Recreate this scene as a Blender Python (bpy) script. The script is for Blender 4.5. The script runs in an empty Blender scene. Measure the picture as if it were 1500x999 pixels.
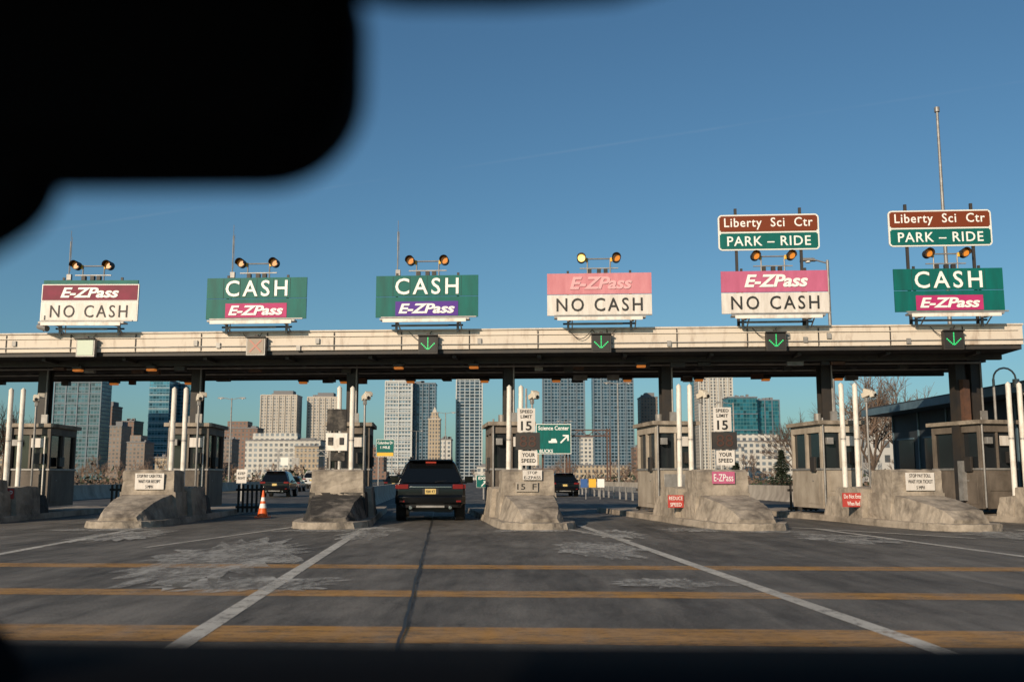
import bpy, math, random
from mathutils import Vector, Matrix
random.seed(7)
R=math.radians
scene=bpy.context.scene
scene.view_settings.view_transform='Standard'
scene.view_settings.look='None'
scene.view_settings.exposure=0

# ------------------------------------------------------------ materials
def nt(name):
    m=bpy.data.materials.new(name); m.use_nodes=True
    t=m.node_tree; return m,t,t.nodes['Principled BSDF'],t.nodes,t.links
def mat(name,c,rough=.7,metal=0,c2=None,scale=3,amt=1,bump=0,emit=0,streak=None,spec=None,detail=6,lo=.35,hi=.7):
    m,t,p,N,L=nt(name)
    p.inputs['Base Color'].default_value=(*c,1); p.inputs['Roughness'].default_value=rough
    p.inputs['Metallic'].default_value=metal
    if spec is not None: p.inputs['Specular IOR Level'].default_value=spec
    if emit:
        p.inputs['Emission Color'].default_value=(*c,1); p.inputs['Emission Strength'].default_value=emit
    if c2 is not None or bump:
        tc=N.new('ShaderNodeTexCoord'); src=tc.outputs['Object']
        if streak:
            mp=N.new('ShaderNodeMapping'); mp.inputs['Scale'].default_value=streak
            L.new(src,mp.inputs['Vector']); src=mp.outputs['Vector']
        n=N.new('ShaderNodeTexNoise'); n.inputs['Scale'].default_value=scale; n.inputs['Detail'].default_value=detail
        n.inputs['Roughness'].default_value=.65
        L.new(src,n.inputs['Vector'])
        if c2 is not None:
            mr=N.new('ShaderNodeMapRange'); mr.inputs['From Min'].default_value=lo; mr.inputs['From Max'].default_value=hi
            mr.inputs['To Max'].default_value=amt
            L.new(n.outputs['Fac'],mr.inputs['Value'])
            mx=N.new('ShaderNodeMix'); mx.data_type='RGBA'
            mx.inputs['A'].default_value=(*c,1); mx.inputs['B'].default_value=(*c2,1)
            L.new(mr.outputs['Result'],mx.inputs['Factor']); L.new(mx.outputs['Result'],p.inputs['Base Color'])
        if bump:
            n2=N.new('ShaderNodeTexNoise'); n2.inputs['Scale'].default_value=scale*5; n2.inputs['Detail'].default_value=6
            L.new(src,n2.inputs['Vector'])
            b=N.new('ShaderNodeBump'); b.inputs['Strength'].default_value=bump; b.inputs['Distance'].default_value=.03
            L.new(n2.outputs['Fac'],b.inputs['Height']); L.new(b.outputs['Normal'],p.inputs['Normal'])
    return m
def math_(N,L,op,a,b=None):
    n=N.new('ShaderNodeMath'); n.operation=op
    for i,v in enumerate((a,b)):
        if v is None: continue
        if isinstance(v,(int,float)): n.inputs[i].default_value=v
        else: L.new(v,n.inputs[i])
    return n.outputs[0]
def winmat(name,wall,glass,cw,fh,mx,mz,gm=.4,gr=.25,var=.6):
    m,t,p,N,L=nt(name)
    tc=N.new('ShaderNodeTexCoord'); s=N.new('ShaderNodeSeparateXYZ'); L.new(tc.outputs['UV'],s.inputs[0])
    x=math_(N,L,'DIVIDE',s.outputs[0],cw); y=math_(N,L,'DIVIDE',s.outputs[1],fh)
    a=math_(N,L,'GREATER_THAN',math_(N,L,'FRACT',x),mx); b=math_(N,L,'GREATER_THAN',math_(N,L,'FRACT',y),mz)
    mask=math_(N,L,'MULTIPLY',a,b)
    c=N.new('ShaderNodeCombineXYZ'); L.new(math_(N,L,'FLOOR',x),c.inputs[0]); L.new(math_(N,L,'FLOOR',y),c.inputs[1])
    w=N.new('ShaderNodeTexWhiteNoise'); w.noise_dimensions='2D'; L.new(c.outputs[0],w.inputs['Vector'])
    mr=N.new('ShaderNodeMapRange'); mr.inputs['To Min'].default_value=1-var; mr.inputs['To Max'].default_value=1+var*.5
    L.new(w.outputs['Value'],mr.inputs['Value'])
    g=N.new('ShaderNodeMix'); g.data_type='RGBA'; g.blend_type='MULTIPLY'; g.inputs['Factor'].default_value=1
    g.inputs['A'].default_value=(*glass,1); L.new(mr.outputs['Result'],g.inputs['B'])
    n=N.new('ShaderNodeTexNoise'); n.inputs['Scale'].default_value=.05; L.new(tc.outputs['Object'],n.inputs['Vector'])
    wl=N.new('ShaderNodeMix'); wl.data_type='RGBA'; wl.inputs['A'].default_value=(*wall,1); wl.inputs['B'].default_value=(*[k*.7 for k in wall],1)
    L.new(n.outputs['Fac'],wl.inputs['Factor'])
    o=N.new('ShaderNodeMix'); o.data_type='RGBA'; L.new(mask,o.inputs['Factor'])
    L.new(wl.outputs['Result'],o.inputs['A']); L.new(g.outputs['Result'],o.inputs['B'])
    L.new(o.outputs['Result'],p.inputs['Base Color'])
    L.new(math_(N,L,'MULTIPLY',mask,gm),p.inputs['Metallic'])
    L.new(math_(N,L,'SUBTRACT',.8,math_(N,L,'MULTIPLY',mask,.8-gr)),p.inputs['Roughness'])
    return m
def wornpaint(name,c,scale=2.5,thr=.45,soft=.2,streak=(1,1,1),op=1.0,rot=0,detail=9):
    """worn road paint: paint broken through by transparent gaps"""
    m,t,p,N,L=nt(name)
    p.inputs['Roughness'].default_value=.75
    tc=N.new('ShaderNodeTexCoord'); mp=N.new('ShaderNodeMapping'); mp.inputs['Scale'].default_value=streak; mp.inputs['Rotation'].default_value=(0,0,rot)
    L.new(tc.outputs['Object'],mp.inputs['Vector'])
    n=N.new('ShaderNodeTexNoise'); n.inputs['Scale'].default_value=scale; n.inputs['Detail'].default_value=detail; n.inputs['Roughness'].default_value=.72
    L.new(mp.outputs['Vector'],n.inputs['Vector'])
    n4=N.new('ShaderNodeTexNoise'); n4.inputs['Scale'].default_value=scale*7; n4.inputs['Detail'].default_value=5; L.new(mp.outputs['Vector'],n4.inputs['Vector'])
    f=math_(N,L,'ADD',math_(N,L,'MULTIPLY',n.outputs['Fac'],.7),math_(N,L,'MULTIPLY',n4.outputs['Fac'],.3))
    mr=N.new('ShaderNodeMapRange'); mr.inputs['From Min'].default_value=thr-soft; mr.inputs['From Max'].default_value=thr+soft; mr.inputs['To Max'].default_value=op
    L.new(f,mr.inputs['Value'])
    n2=N.new('ShaderNodeTexNoise'); n2.inputs['Scale'].default_value=.9; n2.inputs['Detail'].default_value=5; L.new(tc.outputs['Object'],n2.inputs['Vector'])
    cr=N.new('ShaderNodeMix'); cr.data_type='RGBA'; cr.inputs['A'].default_value=(*[k*.6 for k in c],1); cr.inputs['B'].default_value=(*[min(1,k*1.25) for k in c],1)
    L.new(n2.outputs['Fac'],cr.inputs['Factor']); L.new(cr.outputs['Result'],p.inputs['Base Color'])
    L.new(mr.outputs['Result'],p.inputs['Alpha'])
    return m

CONC=mat('concrete_weathered',(.37,.315,.255),.85,c2=(.10,.082,.066),scale=1.5,bump=.7,lo=.42,hi=.70,detail=12)
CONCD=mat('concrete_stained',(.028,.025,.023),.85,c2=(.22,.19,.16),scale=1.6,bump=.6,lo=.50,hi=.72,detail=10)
CONCL=mat('concrete_light',(.42,.37,.31),.85,c2=(.2,.17,.14),scale=1.2,bump=.4,streak=(1,1,.4))
BEIGE=mat('booth_beige',(.44,.385,.32),.7,c2=(.22,.18,.14),scale=1.3,streak=(1.2,1.2,.7))
BROWN=mat('booth_grey_brown',(.165,.135,.11),.7,c2=(.06,.048,.038),scale=1.3,streak=(1.2,1.2,.7))
FASC=mat('fascia_painted_steel',(.60,.53,.45),.6,c2=(.20,.12,.075),scale=1.3,streak=(2.2,1,.7),lo=.52,hi=.78,amt=.85,detail=10)
DARK=mat('dark_steel',(.018,.018,.020),.6,c2=(.04,.03,.022),scale=2)
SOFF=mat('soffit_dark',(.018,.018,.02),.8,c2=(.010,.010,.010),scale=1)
RUST=mat('rusty_steel',(.13,.06,.035),.8,c2=(.05,.03,.025),scale=2.5)
GREY=mat('galvanised',(.32,.31,.30),.5,.3,c2=(.18,.17,.16),scale=3)
WPOST=mat('white_post_paint',(.74,.70,.64),.55,c2=(.38,.31,.24),scale=2.6,streak=(1,1,.6),lo=.50,hi=.74)
WHITE=mat('sign_white',(.70,.66,.62),.5,c2=(.5,.45,.40),scale=2.0,streak=(3,1,.5))
WTXT=mat('sign_lettering_white',(.80,.79,.76),.5)
BLACK=mat('sign_lettering_black',(.012,.012,.012),.6)
GREEN=mat('sign_green',(.002,.130,.112),.5,c2=(.005,.085,.075),scale=1.3,streak=(2.5,1,.5),spec=.2)
MAGE=mat('sign_magenta',(.46,.035,.15),.5,c2=(.34,.028,.115),scale=1.5,spec=.2)
MARO=mat('sign_maroon',(.20,.012,.045),.5,c2=(.13,.010,.03),scale=2,spec=.2)
PURP=mat('sign_purple',(.08,.025,.25),.5,spec=.2)
PINKF=mat('sign_faded_pink',(.60,.25,.28),.6,c2=(.50,.18,.21),scale=1.8,streak=(2.5,1,.6),spec=.2)
PINK=mat('sign_pink',(.50,.13,.23),.55,c2=(.41,.10,.18),scale=1.8,streak=(2.5,1,.6),spec=.2)
BRN=mat('sign_brown',(.17,.036,.013),.5,spec=.2)
BORD=mat('sign_border',(.7,.7,.66),.5)
REDS=mat('sign_red',(.42,.05,.04),.6)
YEL=mat('sign_yellow',(.75,.42,.03),.6)
AMBER=mat('amber_lens',(.62,.22,.02),.25,emit=.08)
AMBERL=mat('amber_lens_lit',(1,.62,.16),.25,emit=2.0)
ORNG=mat('soffit_lamp_amber',(.85,.25,.04),.4,emit=.32)
LEDG=mat('led_green',(.03,.60,.18),.4,emit=.5)
LEDR=mat('led_red_faded',(.42,.16,.12),.5)
BLANK=mat('signal_blank',(.42,.50,.40),.4)
LEDO=mat('led_orange',(.07,.03,.02),.4,emit=.05)
BARK=mat('bark',(.12,.085,.06),.9,c2=(.07,.05,.04),scale=3)
BLIT=mat('twigs',(.14,.095,.07),.9)
NEED=mat('needles',(.035,.055,.025),.8,c2=(.02,.032,.018),scale=2)
CARB=mat('car_paint_black',(.0035,.004,.005),.16,spec=.5)
CART=mat('car_trim',(.009,.009,.010),.5)
GLASS=mat('car_glass',(.004,.005,.006),.05,spec=.5)
GLASSB=mat('booth_glass',(.016,.019,.022),.1,spec=.5)
TAIL=mat('tail_lamp',(.16,.008,.008),.2)
BRAKE=mat('brake_lamp_lit',(.9,.10,.05),.3,emit=.6)
PLATE=mat('licence_plate',(.62,.45,.16),.5)
CHR=mat('chrome',(.5,.5,.5),.2,1)
TYRE=mat('tyre',(.010,.010,.010),.85)
CONE=mat('cone_orange',(.75,.12,.02),.5)
CABIN=mat('cabin_black_plastic',(.0025,.0028,.004),.9,spec=.05)
CREAM=mat('camera_cream',(.62,.56,.47),.5)

# ------------------------------------------------------------ mesh builder
class B:
    def __init__(s): s.v=[];s.f=[];s.m=[];s.mats=[]
    def mi(s,m):
        if m not in s.mats: s.mats.append(m)
        return s.mats.index(m)
    def box(s,c,d,m,rz=0,rx=0,ry=0,top=None):
        M=Matrix.Rotation(rz,3,'Z')@Matrix.Rotation(ry,3,'Y')@Matrix.Rotation(rx,3,'X')
        b=len(s.v); tx,ty=top or (1,1)
        for z in (-.5,.5):
            for x,y in ((-.5,-.5),(.5,-.5),(.5,.5),(-.5,.5)):
                kx,ky=(tx,ty) if z>0 else (1,1)
                s.v.append(Vector(c)+M@Vector((x*d[0]*kx,y*d[1]*ky,z*d[2])))
        k=s.mi(m)
        for f in ((0,3,2,1),(4,5,6,7),(0,1,5,4),(1,2,6,5),(2,3,7,6),(3,0,4,7)):
            s.f.append([b+i for i in f]); s.m.append(k)
        return s
    def cyl(s,p,q,r,m,r2=None,n=12,cap=True):
        p=Vector(p);q=Vector(q); r2=r if r2 is None else r2
        z=(q-p).normalized(); a=Vector((1,0,0)) if abs(z.x)<.8 else Vector((0,1,0))
        x=z.cross(a).normalized(); y=z.cross(x); b=len(s.v); k=s.mi(m)
        for c,rr in ((p,r),(q,r2)):
            for i in range(n):
                t=2*math.pi*i/n; s.v.append(c+x*math.cos(t)*rr+y*math.sin(t)*rr)
        for i in range(n):
            j=(i+1)%n; s.f.append([b+j,b+i,b+n+i,b+n+j]); s.m.append(k)
        if cap:
            s.f.append([b+i for i in range(n)]); s.m.append(k)
            s.f.append([b+n+i for i in reversed(range(n))]); s.m.append(k)
        return s
    def loft(s,rings,m,capa=True,capb=True,closed=True):
        k=s.mi(m); n=len(rings[0]); b=len(s.v)
        for r in rings: s.v+= [Vector(p) for p in r]
        for a in range(len(rings)-1):
            for i in range(n if closed else n-1):
                j=(i+1)%n
                s.f.append([b+a*n+i,b+a*n+j,b+(a+1)*n+j,b+(a+1)*n+i]); s.m.append(k)
        def cap(o,rev):
            for i in range(n//2-1):
                q=[o+i,o+i+1,o+n-2-i,o+n-1-i]
                if rev: q.reverse()
                s.f.append(q); s.m.append(k)
        if capa: cap(b,True)
        if capb: cap(b+(len(rings)-1)*n,False)
        return s
    def wire(s,pts,r,m,n=6):
        for p,q in zip(pts,pts[1:]): s.cyl(p,q,r,m,n=n)
        return s
    def quad(s,pts,m):
        b=len(s.v); s.v+=[Vector(p) for p in pts]; s.f.append(list(range(b,b+len(pts)))); s.m.append(s.mi(m)); return s
    def obj(s,name,loc=(0,0,0),rz=0,bevel=0,seg=2,smooth=True,parent=None,fixn=True):
        me=bpy.data.meshes.new(name); me.from_pydata([tuple(v) for v in s.v],[],s.f)
        for m in s.mats: me.materials.append(m)
        for p,k in zip(me.polygons,s.m): p.material_index=k; p.use_smooth=smooth and fixn
        me.update()
        if fixn:
            import bmesh
            bm=bmesh.new(); bm.from_mesh(me); bmesh.ops.recalc_face_normals(bm,faces=bm.faces); bm.to_mesh(me); bm.free()
            if smooth:
                try: me.set_sharp_from_angle(angle=R(34))
                except Exception:
                    for p in me.polygons: p.use_smooth=False
        uv=me.uv_layers.new(name='UVMap')
        for p in me.polygons:
            n=p.normal
            for li in p.loop_indices:
                c=me.vertices[me.loops[li].vertex_index].co
                if abs(n.z)>.7: uv.data[li].uv=(c.x,c.y)
                elif abs(n.x)>abs(n.y): uv.data[li].uv=(c.y,c.z)
                else: uv.data[li].uv=(c.x,c.z)
        o=bpy.data.objects.new(name,me); scene.collection.objects.link(o)
        o.location=loc; o.rotation_euler=(0,0,rz)
        if bevel:
            b=o.modifiers.new('bevel','BEVEL'); b.width=bevel; b.segments=seg; b.limit_method='ANGLE'; b.angle_limit=R(35)
        if parent: o.parent=parent
        return o
def text(parent,body,loc,w,h,m,shear=0,bold=.02,name='lettering',rot=(math.pi/2,0,0),sp=1.0):
    cu=bpy.data.curves.new(name,'FONT'); cu.body=body; cu.shear=shear; cu.offset=bold; cu.extrude=.004
    cu.align_x='CENTER'; cu.align_y='CENTER'; cu.space_character=sp; cu.resolution_u=3
    cu.materials.append(m)
    o=bpy.data.objects.new(name,cu); scene.collection.objects.link(o)
    bpy.context.view_layer.update()
    bb=[Vector(c) for c in o.bound_box]
    x0,x1=min(c.x for c in bb),max(c.x for c in bb); y0,y1=min(c.y for c in bb),max(c.y for c in bb)
    sx=w/(x1-x0); sy=h/(y1-y0)
    o.scale=(sx,sy,1); o.rotation_euler=rot
    o.location=(loc[0]-(x0+x1)/2*sx, loc[1], loc[2]-(y0+y1)/2*sy)
    o.parent=parent
    return o

# ------------------------------------------------------------ frame of the plaza
g=R(3.8)
U=Vector((math.cos(g),-math.sin(g),0)); NN=Vector((math.sin(g),math.cos(g),0))
G0=Vector((0,29.6,0))
def W(s,t,z): return G0+U*s+NN*t+Vector((0,0,z))

# ------------------------------------------------------------ ground and road
def groundmat():
    m,t,p,N,L=nt('asphalt_worn'); p.inputs['Roughness'].default_value=.78; p.inputs['Specular IOR Level'].default_value=.3
    tc=N.new('ShaderNodeTexCoord')
    mp=N.new('ShaderNodeMapping'); mp.inputs['Rotation'].default_value=(0,0,R(-3.9)); mp.inputs['Scale'].default_value=(1,.10,1)
    L.new(tc.outputs['Object'],mp.inputs['Vector'])
    n1=N.new('ShaderNodeTexNoise'); n1.inputs['Scale'].default_value=1.5; n1.inputs['Detail'].default_value=10; n1.inputs['Roughness'].default_value=.7; L.new(mp.outputs['Vector'],n1.inputs['Vector'])
    n2=N.new('ShaderNodeTexNoise'); n2.inputs['Scale'].default_value=.4; n2.inputs['Detail'].default_value=8; n2.inputs['Roughness'].default_value=.65; L.new(tc.outputs['Object'],n2.inputs['Vector'])
    n3=N.new('ShaderNodeTexNoise'); n3.inputs['Scale'].default_value=35; n3.inputs['Detail'].default_value=5; L.new(tc.outputs['Object'],n3.inputs['Vector'])
    s=math_(N,L,'ADD',math_(N,L,'MULTIPLY',n1.outputs['Fac'],.6),math_(N,L,'ADD',math_(N,L,'MULTIPLY',n2.outputs['Fac'],.40),math_(N,L,'MULTIPLY',n3.outputs['Fac'],.25)))
    cr=N.new('ShaderNodeValToRGB'); e=cr.color_ramp.elements
    e[0].position=.47; e[0].color=(.024,.023,.0225,1); e[1].position=.78; e[1].color=(.19,.172,.15,1)
    k=e.new(.61); k.color=(.068,.062,.055,1)
    L.new(s,cr.inputs['Fac'])
    nc=N.new('ShaderNodeTexNoise'); nc.inputs['Scale'].default_value=.55; nc.inputs['Detail'].default_value=7; nc.inputs['Distortion'].default_value=.4; L.new(tc.outputs['Object'],nc.inputs['Vector'])
    cd=math_(N,L,'ABSOLUTE',math_(N,L,'SUBTRACT',nc.outputs['Fac'],.5))
    cm=N.new('ShaderNodeMapRange'); cm.inputs['From Max'].default_value=.0035; cm.inputs['To Min'].default_value=.35; L.new(cd,cm.inputs['Value'])
    mu=N.new('ShaderNodeMix'); mu.data_type='RGBA'; mu.blend_type='MULTIPLY'; mu.inputs['Factor'].default_value=1
    L.new(cr.outputs['Color'],mu.inputs['A']); L.new(cm.outputs['Result'],mu.inputs['B'])
    L.new(mu.outputs['Result'],p.inputs['Base Color'])
    b=N.new('ShaderNodeBump'); b.inputs['Strength'].default_value=.5; b.inputs['Distance'].default_value=.012
    L.new(n3.outputs['Fac'],b.inputs['Height']); L.new(b.outputs['Normal'],p.inputs['Normal'])
    return m
ASPH=groundmat()
DIRT=mat('dry_winter_grass',(.13,.10,.06),.95,c2=(.07,.06,.04),scale=.2)
B().quad([(-6000,-3000,0),(6000,-3000,0),(6000,9000,0),(-6000,9000,0)],DIRT).obj('ground')
B().quad([(-40,-40,.004),(34,-40,.004),(34,70,.004),(-40,70,.004)],ASPH).quad([(-22,70,.004),(14,70,.004),(-20,600,.004),(-56,600,.004)],ASPH).obj('road',fixn=False)

WLINE=wornpaint('lane_paint_worn',(.60,.57,.51),scale=4,thr=.41,soft=.09)
YLINE=wornpaint('yellow_paint_worn',(.50,.25,.05),scale=3,thr=.43,soft=.11,streak=(.6,2.2,1),op=.92)
SALT=wornpaint('salt_stain',(.50,.48,.44),scale=1.2,thr=.50,soft=.10,streak=(1.5,.5,1),op=.85,rot=R(-4),detail=12)
SALT2=wornpaint('salt_haze',(.42,.39,.35),scale=.5,thr=.54,soft=.15,streak=(1.4,.30,1),op=.40,rot=R(-4),detail=12)
TAR=mat('joint_tar',(.006,.006,.006),.5)
def strip(b,p,q,w,m,z):
    p=Vector((p[0],p[1],0));q=Vector((q[0],q[1],0)); n=Vector((-(q-p).y,(q-p).x,0)).normalized()*w/2
    zz=Vector((0,0,z)); b.quad([p-n+zz,q-n+zz,q+n+zz,p+n+zz],m)
b=B()
k=-.0686
strip(b,(-2.226,3.75),(-3.79,26.7),.18,WLINE,.012)
strip(b,(3.41,3.0),(1.80,26.7),.18,WLINE,.012)
strip(b,(-7.2,4.5),(-9.36,25.9),.16,WLINE,.012)
strip(b,(9.1,4.0),(7.5,25.2),.16,WLINE,.012)
strip(b,(13.6,8.0),(12.2,24.5),.16,WLINE,.012)
strip(b,(7.1,25.6),(9.6,21.0),.14,WLINE,.016)
strip(b,(-9.4,26.0),(-8.6,19.6),.12,WLINE,.016)
strip(b,(1.1,26.0),(2.35,20.2),.12,WLINE,.016)
strip(b,(-5.5,26.2),(-6.6,18.2),.12,WLINE,.016)
b.obj('lane_markings',fixn=False)
b=B()
for y,w in ((14.35,.62),(11.05,.58),(8.2,.82)):
    strip(b,(-22,y+1.1),(24,y-1.2),w,YLINE,.008)
b.obj('transverse_rumble_markings',fixn=False)
b=B()
def patch(x,y,w,l,r=R(4),m=None,z=.020):
    M=Matrix.Rotation(r,3,'Z'); pts=[]
    n=60
    for i in range(n):
        a=2*math.pi*i/n; rr=random.uniform(.62,1.15)
        v=M@Vector((math.cos(a)*w/2*rr,math.sin(a)*l/2*rr,0)); pts.append((x+v.x,y+v.y,z))
    b.quad(pts,m or SALT)
patch(-4.5,16.2,2.6,9.5); patch(-3.3,22.4,1.1,4.6); patch(-3.4,24.8,1.8,2.6); patch(-3.05,12.0,2.2,1.8)
patch(1.55,17.9,1.7,4.4); patch(2.3,22.6,1.3,3.8); patch(1.9,12.1,1.4,1.3)
patch(6.9,21,1.8,4); patch(-8.4,22,1.8,4.5); patch(11,22,2.2,3.5); patch(4.4,24.4,1.8,2); patch(0.6,23.9,2.6,1.0)
patch(-9.9,24.4,3,1.2); patch(-4.6,24.0,2.6,.9); patch(6.0,23.4,2.6,1.0)
b.obj('salt_stains',fixn=False)
b=B(); b.quad([(-30,1.5,.018),(30,1.5,.018),(30,36,.018),(-30,36,.018)],SALT2); b.obj('road_dust_film',fixn=False)
b=B()
pts=[]
for i in range(60):
    y=2+i*.588; pts.append((-.85+k*(y-7.75)+random.uniform(-.010,.010),y))
for p,q in zip(pts,pts[1:]): strip(b,p,q,random.uniform(.02,.036),TAR,.026)
for x0 in (5.9,-6.6):
    pts=[(x0+k*(y-7.75)+random.uniform(-.01,.01),y) for y in range(3,36)]
    for p,q in zip(pts,pts[1:]): strip(b,p,q,.012,TAR,.026)
for yy in (16.2,21.6,27.0):
    strip(b,(-20,yy+1),(20,yy-1),.014,TAR,.030)
b.obj('pavement_joint',fixn=False)

# ------------------------------------------------------------ canopy / gantry
b=B()
SL,SR=-26,14.85
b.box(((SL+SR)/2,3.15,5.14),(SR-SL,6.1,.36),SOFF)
b.box(((SL+SR)/2,.06,5.02),(SR-SL-.1,.10,.12),DARK)
x=SL
while x<SR-.2:
    w=min(2.06,SR-x)
    b.box((x+w/2,random.uniform(-.006,.006),5.36),(w-.025,.12,.56+random.uniform(-.01,.01)),FASC)
    b.box((x,-.075,5.36),(.03,.02,.5),DARK)
    x+=w
b.box(((SL+SR)/2,-.085,5.50),(SR-SL-.3,.03,.022),FASC)
b.box(((SL+SR)/2,.1,5.665),(SR-SL,.42,.045),FASC)
b.box(((SL+SR)/2,6.2,5.25),(SR-SL,.12,.5),DARK)
b.box((SR+.0,3.1,5.36),(.1,6.0,.5),FASC)
for t in (1.2,3.0,4.8,6.0): b.box(((SL+SR)/2,t,4.88),(SR-SL-.3,.16,.20),DARK)
x=SL+1
while x<SR:
    b.box((x,3.1,4.92),(.12,5.6,.11),DARK); x+=2.58
b.cyl((SL,-.10,5.22),(SR,-.10,5.22),.014,GREY,n=6)
for t in (2.1,4.0): b.cyl((SL,t,4.80),(SR-.4,t,4.80),.035,GREY,n=6)
for q in range(44):
    s_=random.uniform(SL,SR-.5); b.box((s_,random.choice([5.9,5.2,2.2,1.3]),4.72),(random.uniform(.2,.5),.2,random.uniform(.08,.24)),random.choice([DARK,DARK,GREY,RUST]))
for q in range(12):
    s_=random.uniform(-16,13); b.box((s_,-.09,random.uniform(5.15,5.4)),(.12,.06,.16),GREY)
for s0,s1 in ((1.7,2.4),(2.4,3.1),(-8.2,-7.6),(7.1,7.8),(-3.1,-2.4),(12.2,12.9),(-13.6,-12.8)):
    b.wire([(s0+(s1-s0)*q/8,-.14-.03*math.sin(math.pi*q/8),5.62-.28*math.sin(math.pi*q/8)) for q in range(9)],.011,BLACK)
gan=b.obj('toll_plaza_canopy',W(0,0,0),-g)
b=B()
for s_,t in ((-13.9,1.0),(-11.5,1.0),(-7.9,5.6),(-3.6,1.0),(-1.25,1.0),(3.9,1.0),(-14.9,5.6),(-12.1,5.6),(-6.4,5.6),(-4.0,5.6),(-1.35,5.6),(1.2,5.6),(3.7,5.6),(8.5,5.6),(11,5.6),(6.2,5.6)):
    b.box((s_,t,4.72),(.34,.26,.10),DARK); b.box((s_,t-.02,4.635),(.28,.20,.07),ORNG,top=(1,1))
    b.box((s_,t,4.80),(.05,.05,.12),DARK)
b.obj('soffit_lamps',W(0,0,0),-g,bevel=.02)

# ------------------------------------------------------------ lane signs
S=[-13.08,-7.78,-2.55,2.62,7.76,12.75]
def frame_below(b,w):
    for sx in (-w*.30,w*.30):
        b.box((sx,.10,5.82),(.07,.07,.46),GREY); b.box((sx+.05,-.22,5.86),(.06,.5,.05),GREY)
        b.box((sx,.10,6.6),(.07,.05,1.6),DARK)
        b.cyl((sx+.12,-.4,5.88),(sx+.12,.1,5.66),.02,GREY,n=6)
    b.box((0,-.34,5.905),(w*.86,.30,.05),GREY); b.box((0,-.50,5.86),(w*.80,.03,.10),WPOST)
    b.box((-.1,-.16,5.75),(w*.5,.05,.05),GREY); b.box((.1,-.30,5.985),(w*.92,.06,.035),GREY)
    b.box((0,.12,5.80),(w*.7,.05,.05),DARK)
def beacons(b,lit=None,zb=7.30):
    zc=zb+.46
    b.cyl((-.50,.1,zc),(.50,.1,zc),.022,GREY,n=8)
    for sx in (-.34,.34):
        b.cyl((sx,.1,zb-.1),(sx,.1,zc),.022,GREY,n=8)
    for sx in (-.28,0,.2): b.box((sx,.08,zb+.07),(.12,.12,.13),DARK)
    b.box((0,.1,zb+.17),(1.15,.04,.03),GREY)
    for i,sx in enumerate((-.52,.52)):
        b.cyl((sx,.14,zc),(sx,-.04,zc),.130,DARK,n=24)
        b.cyl((sx,-.04,zc),(sx,-.055,zc),.108,AMBERL if lit==i else AMBER,n=24)
        ring=[[],[]]
        for j,yy in enumerate((-.04,-.20)):
            for q in range(13):
                t=math.pi*(-.10+1.2*q/12); ring[j].append((sx+math.cos(t)*.135,yy,zc+math.sin(t)*.135))
            for q in reversed(range(13)):
                t=math.pi*(-.10+1.2*q/12); ring[j].append((sx+math.cos(t)*.123,yy,zc+math.sin(t)*.123))
        b.loft(ring,DARK,False,False)
        b.box((sx+.15*(-1 if i else 1),.1,zc-.03),(.06,.08,.12),YEL)
def lane_sign(i,kind):
    s=S[i]; b=B(); w=3.1
    frame_below(b,w); beacons(b,lit=0 if i==3 else None)
    zb,zt=6.03,7.30; zm=6.66
    E='E-ZPass'
    parts=[]
    if kind=='cash':
        col=[GREEN,PURP if i==2 else MAGE]
        b.box((0,0,(zb+zm)/2-.005),(w,.05,zm-zb-.010),GREEN); b.box((0,.004,(zt+zm)/2+.005),(w,.05,zt-zm-.010),GREEN)
        b.box((0,-.031,6.29),(1.9,.012,.44),col[1])
        parts=[('CASH',(0,-.04,6.97),1.92,.50,WTXT,0,.012,1.28),(E,(0,-.05,6.29),1.70,.30,WTXT,.25,.03,.98)]
        for q in range(1,6): b.box((-w/2+w*q/6,-.028,6.97),(.006,.006,.62),DARK)
    elif kind=='nocash':
        up=PINKF if i==3 else PINK
        b.box((0,0,(zb+zm)/2-.005),(w,.05,zm-zb-.010),WHITE); b.box((0,.004,(zt+zm)/2+.005),(w,.05,zt-zm-.010),up)
        mm=mat('ghost_lettering',(.66,.36,.38),.6) if i==3 else WTXT
        parts=[(E,(.05,-.04,7.0),1.85,.38,mm,.25,.03,.98),('NO CASH',(0,-.04,6.35),2.55,.40,BLACK,0,.008,1.28)]
    else:
        b.box((0,0,7.22),(w-.1,.05,.14),GREEN)
        b.box((0,0,6.90),(w-.02,.06,.53),BORD); b.box((0,-.032,6.90),(w-.08,.012,.47),MARO)
        b.box((0,0,6.32),(w-.02,.06,.60),BORD); b.box((0,-.032,6.32),(w-.08,.012,.54),WHITE)
        parts=[(E,(0,-.05,6.90),1.85,.32,WTXT,.25,.03,.98),('NO CASH',(0,-.05,6.32),2.45,.38,mat('faded_black',(.06,.05,.05)),0,.0,1.28)]
    o=b.obj('lane_sign',W(s,-.25,0),-g)
    if kind=='old': o.rotation_euler=(0,R(.6),-g)
    for t in parts: text(o,t[0],t[1],t[2],t[3],t[4],t[5],t[6],sp=t[7])
    return o
for i,kd in enumerate(['old','cash','cash','nocash','nocash','cash']): lane_sign(i,kd)
def rrect(w,h,r,y,cx=0,cz=0,n=6):
    pts=[]
    for sx,sz,a0 in ((1,1,0),(-1,1,90),(-1,-1,180),(1,-1,270)):
        for q in range(n+1):
            a=R(a0+90*q/n); pts.append((cx+sx*(w/2-r)+math.cos(a)*r,y,cz+sz*(h/2-r)+math.sin(a)*r))
    return pts
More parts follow.
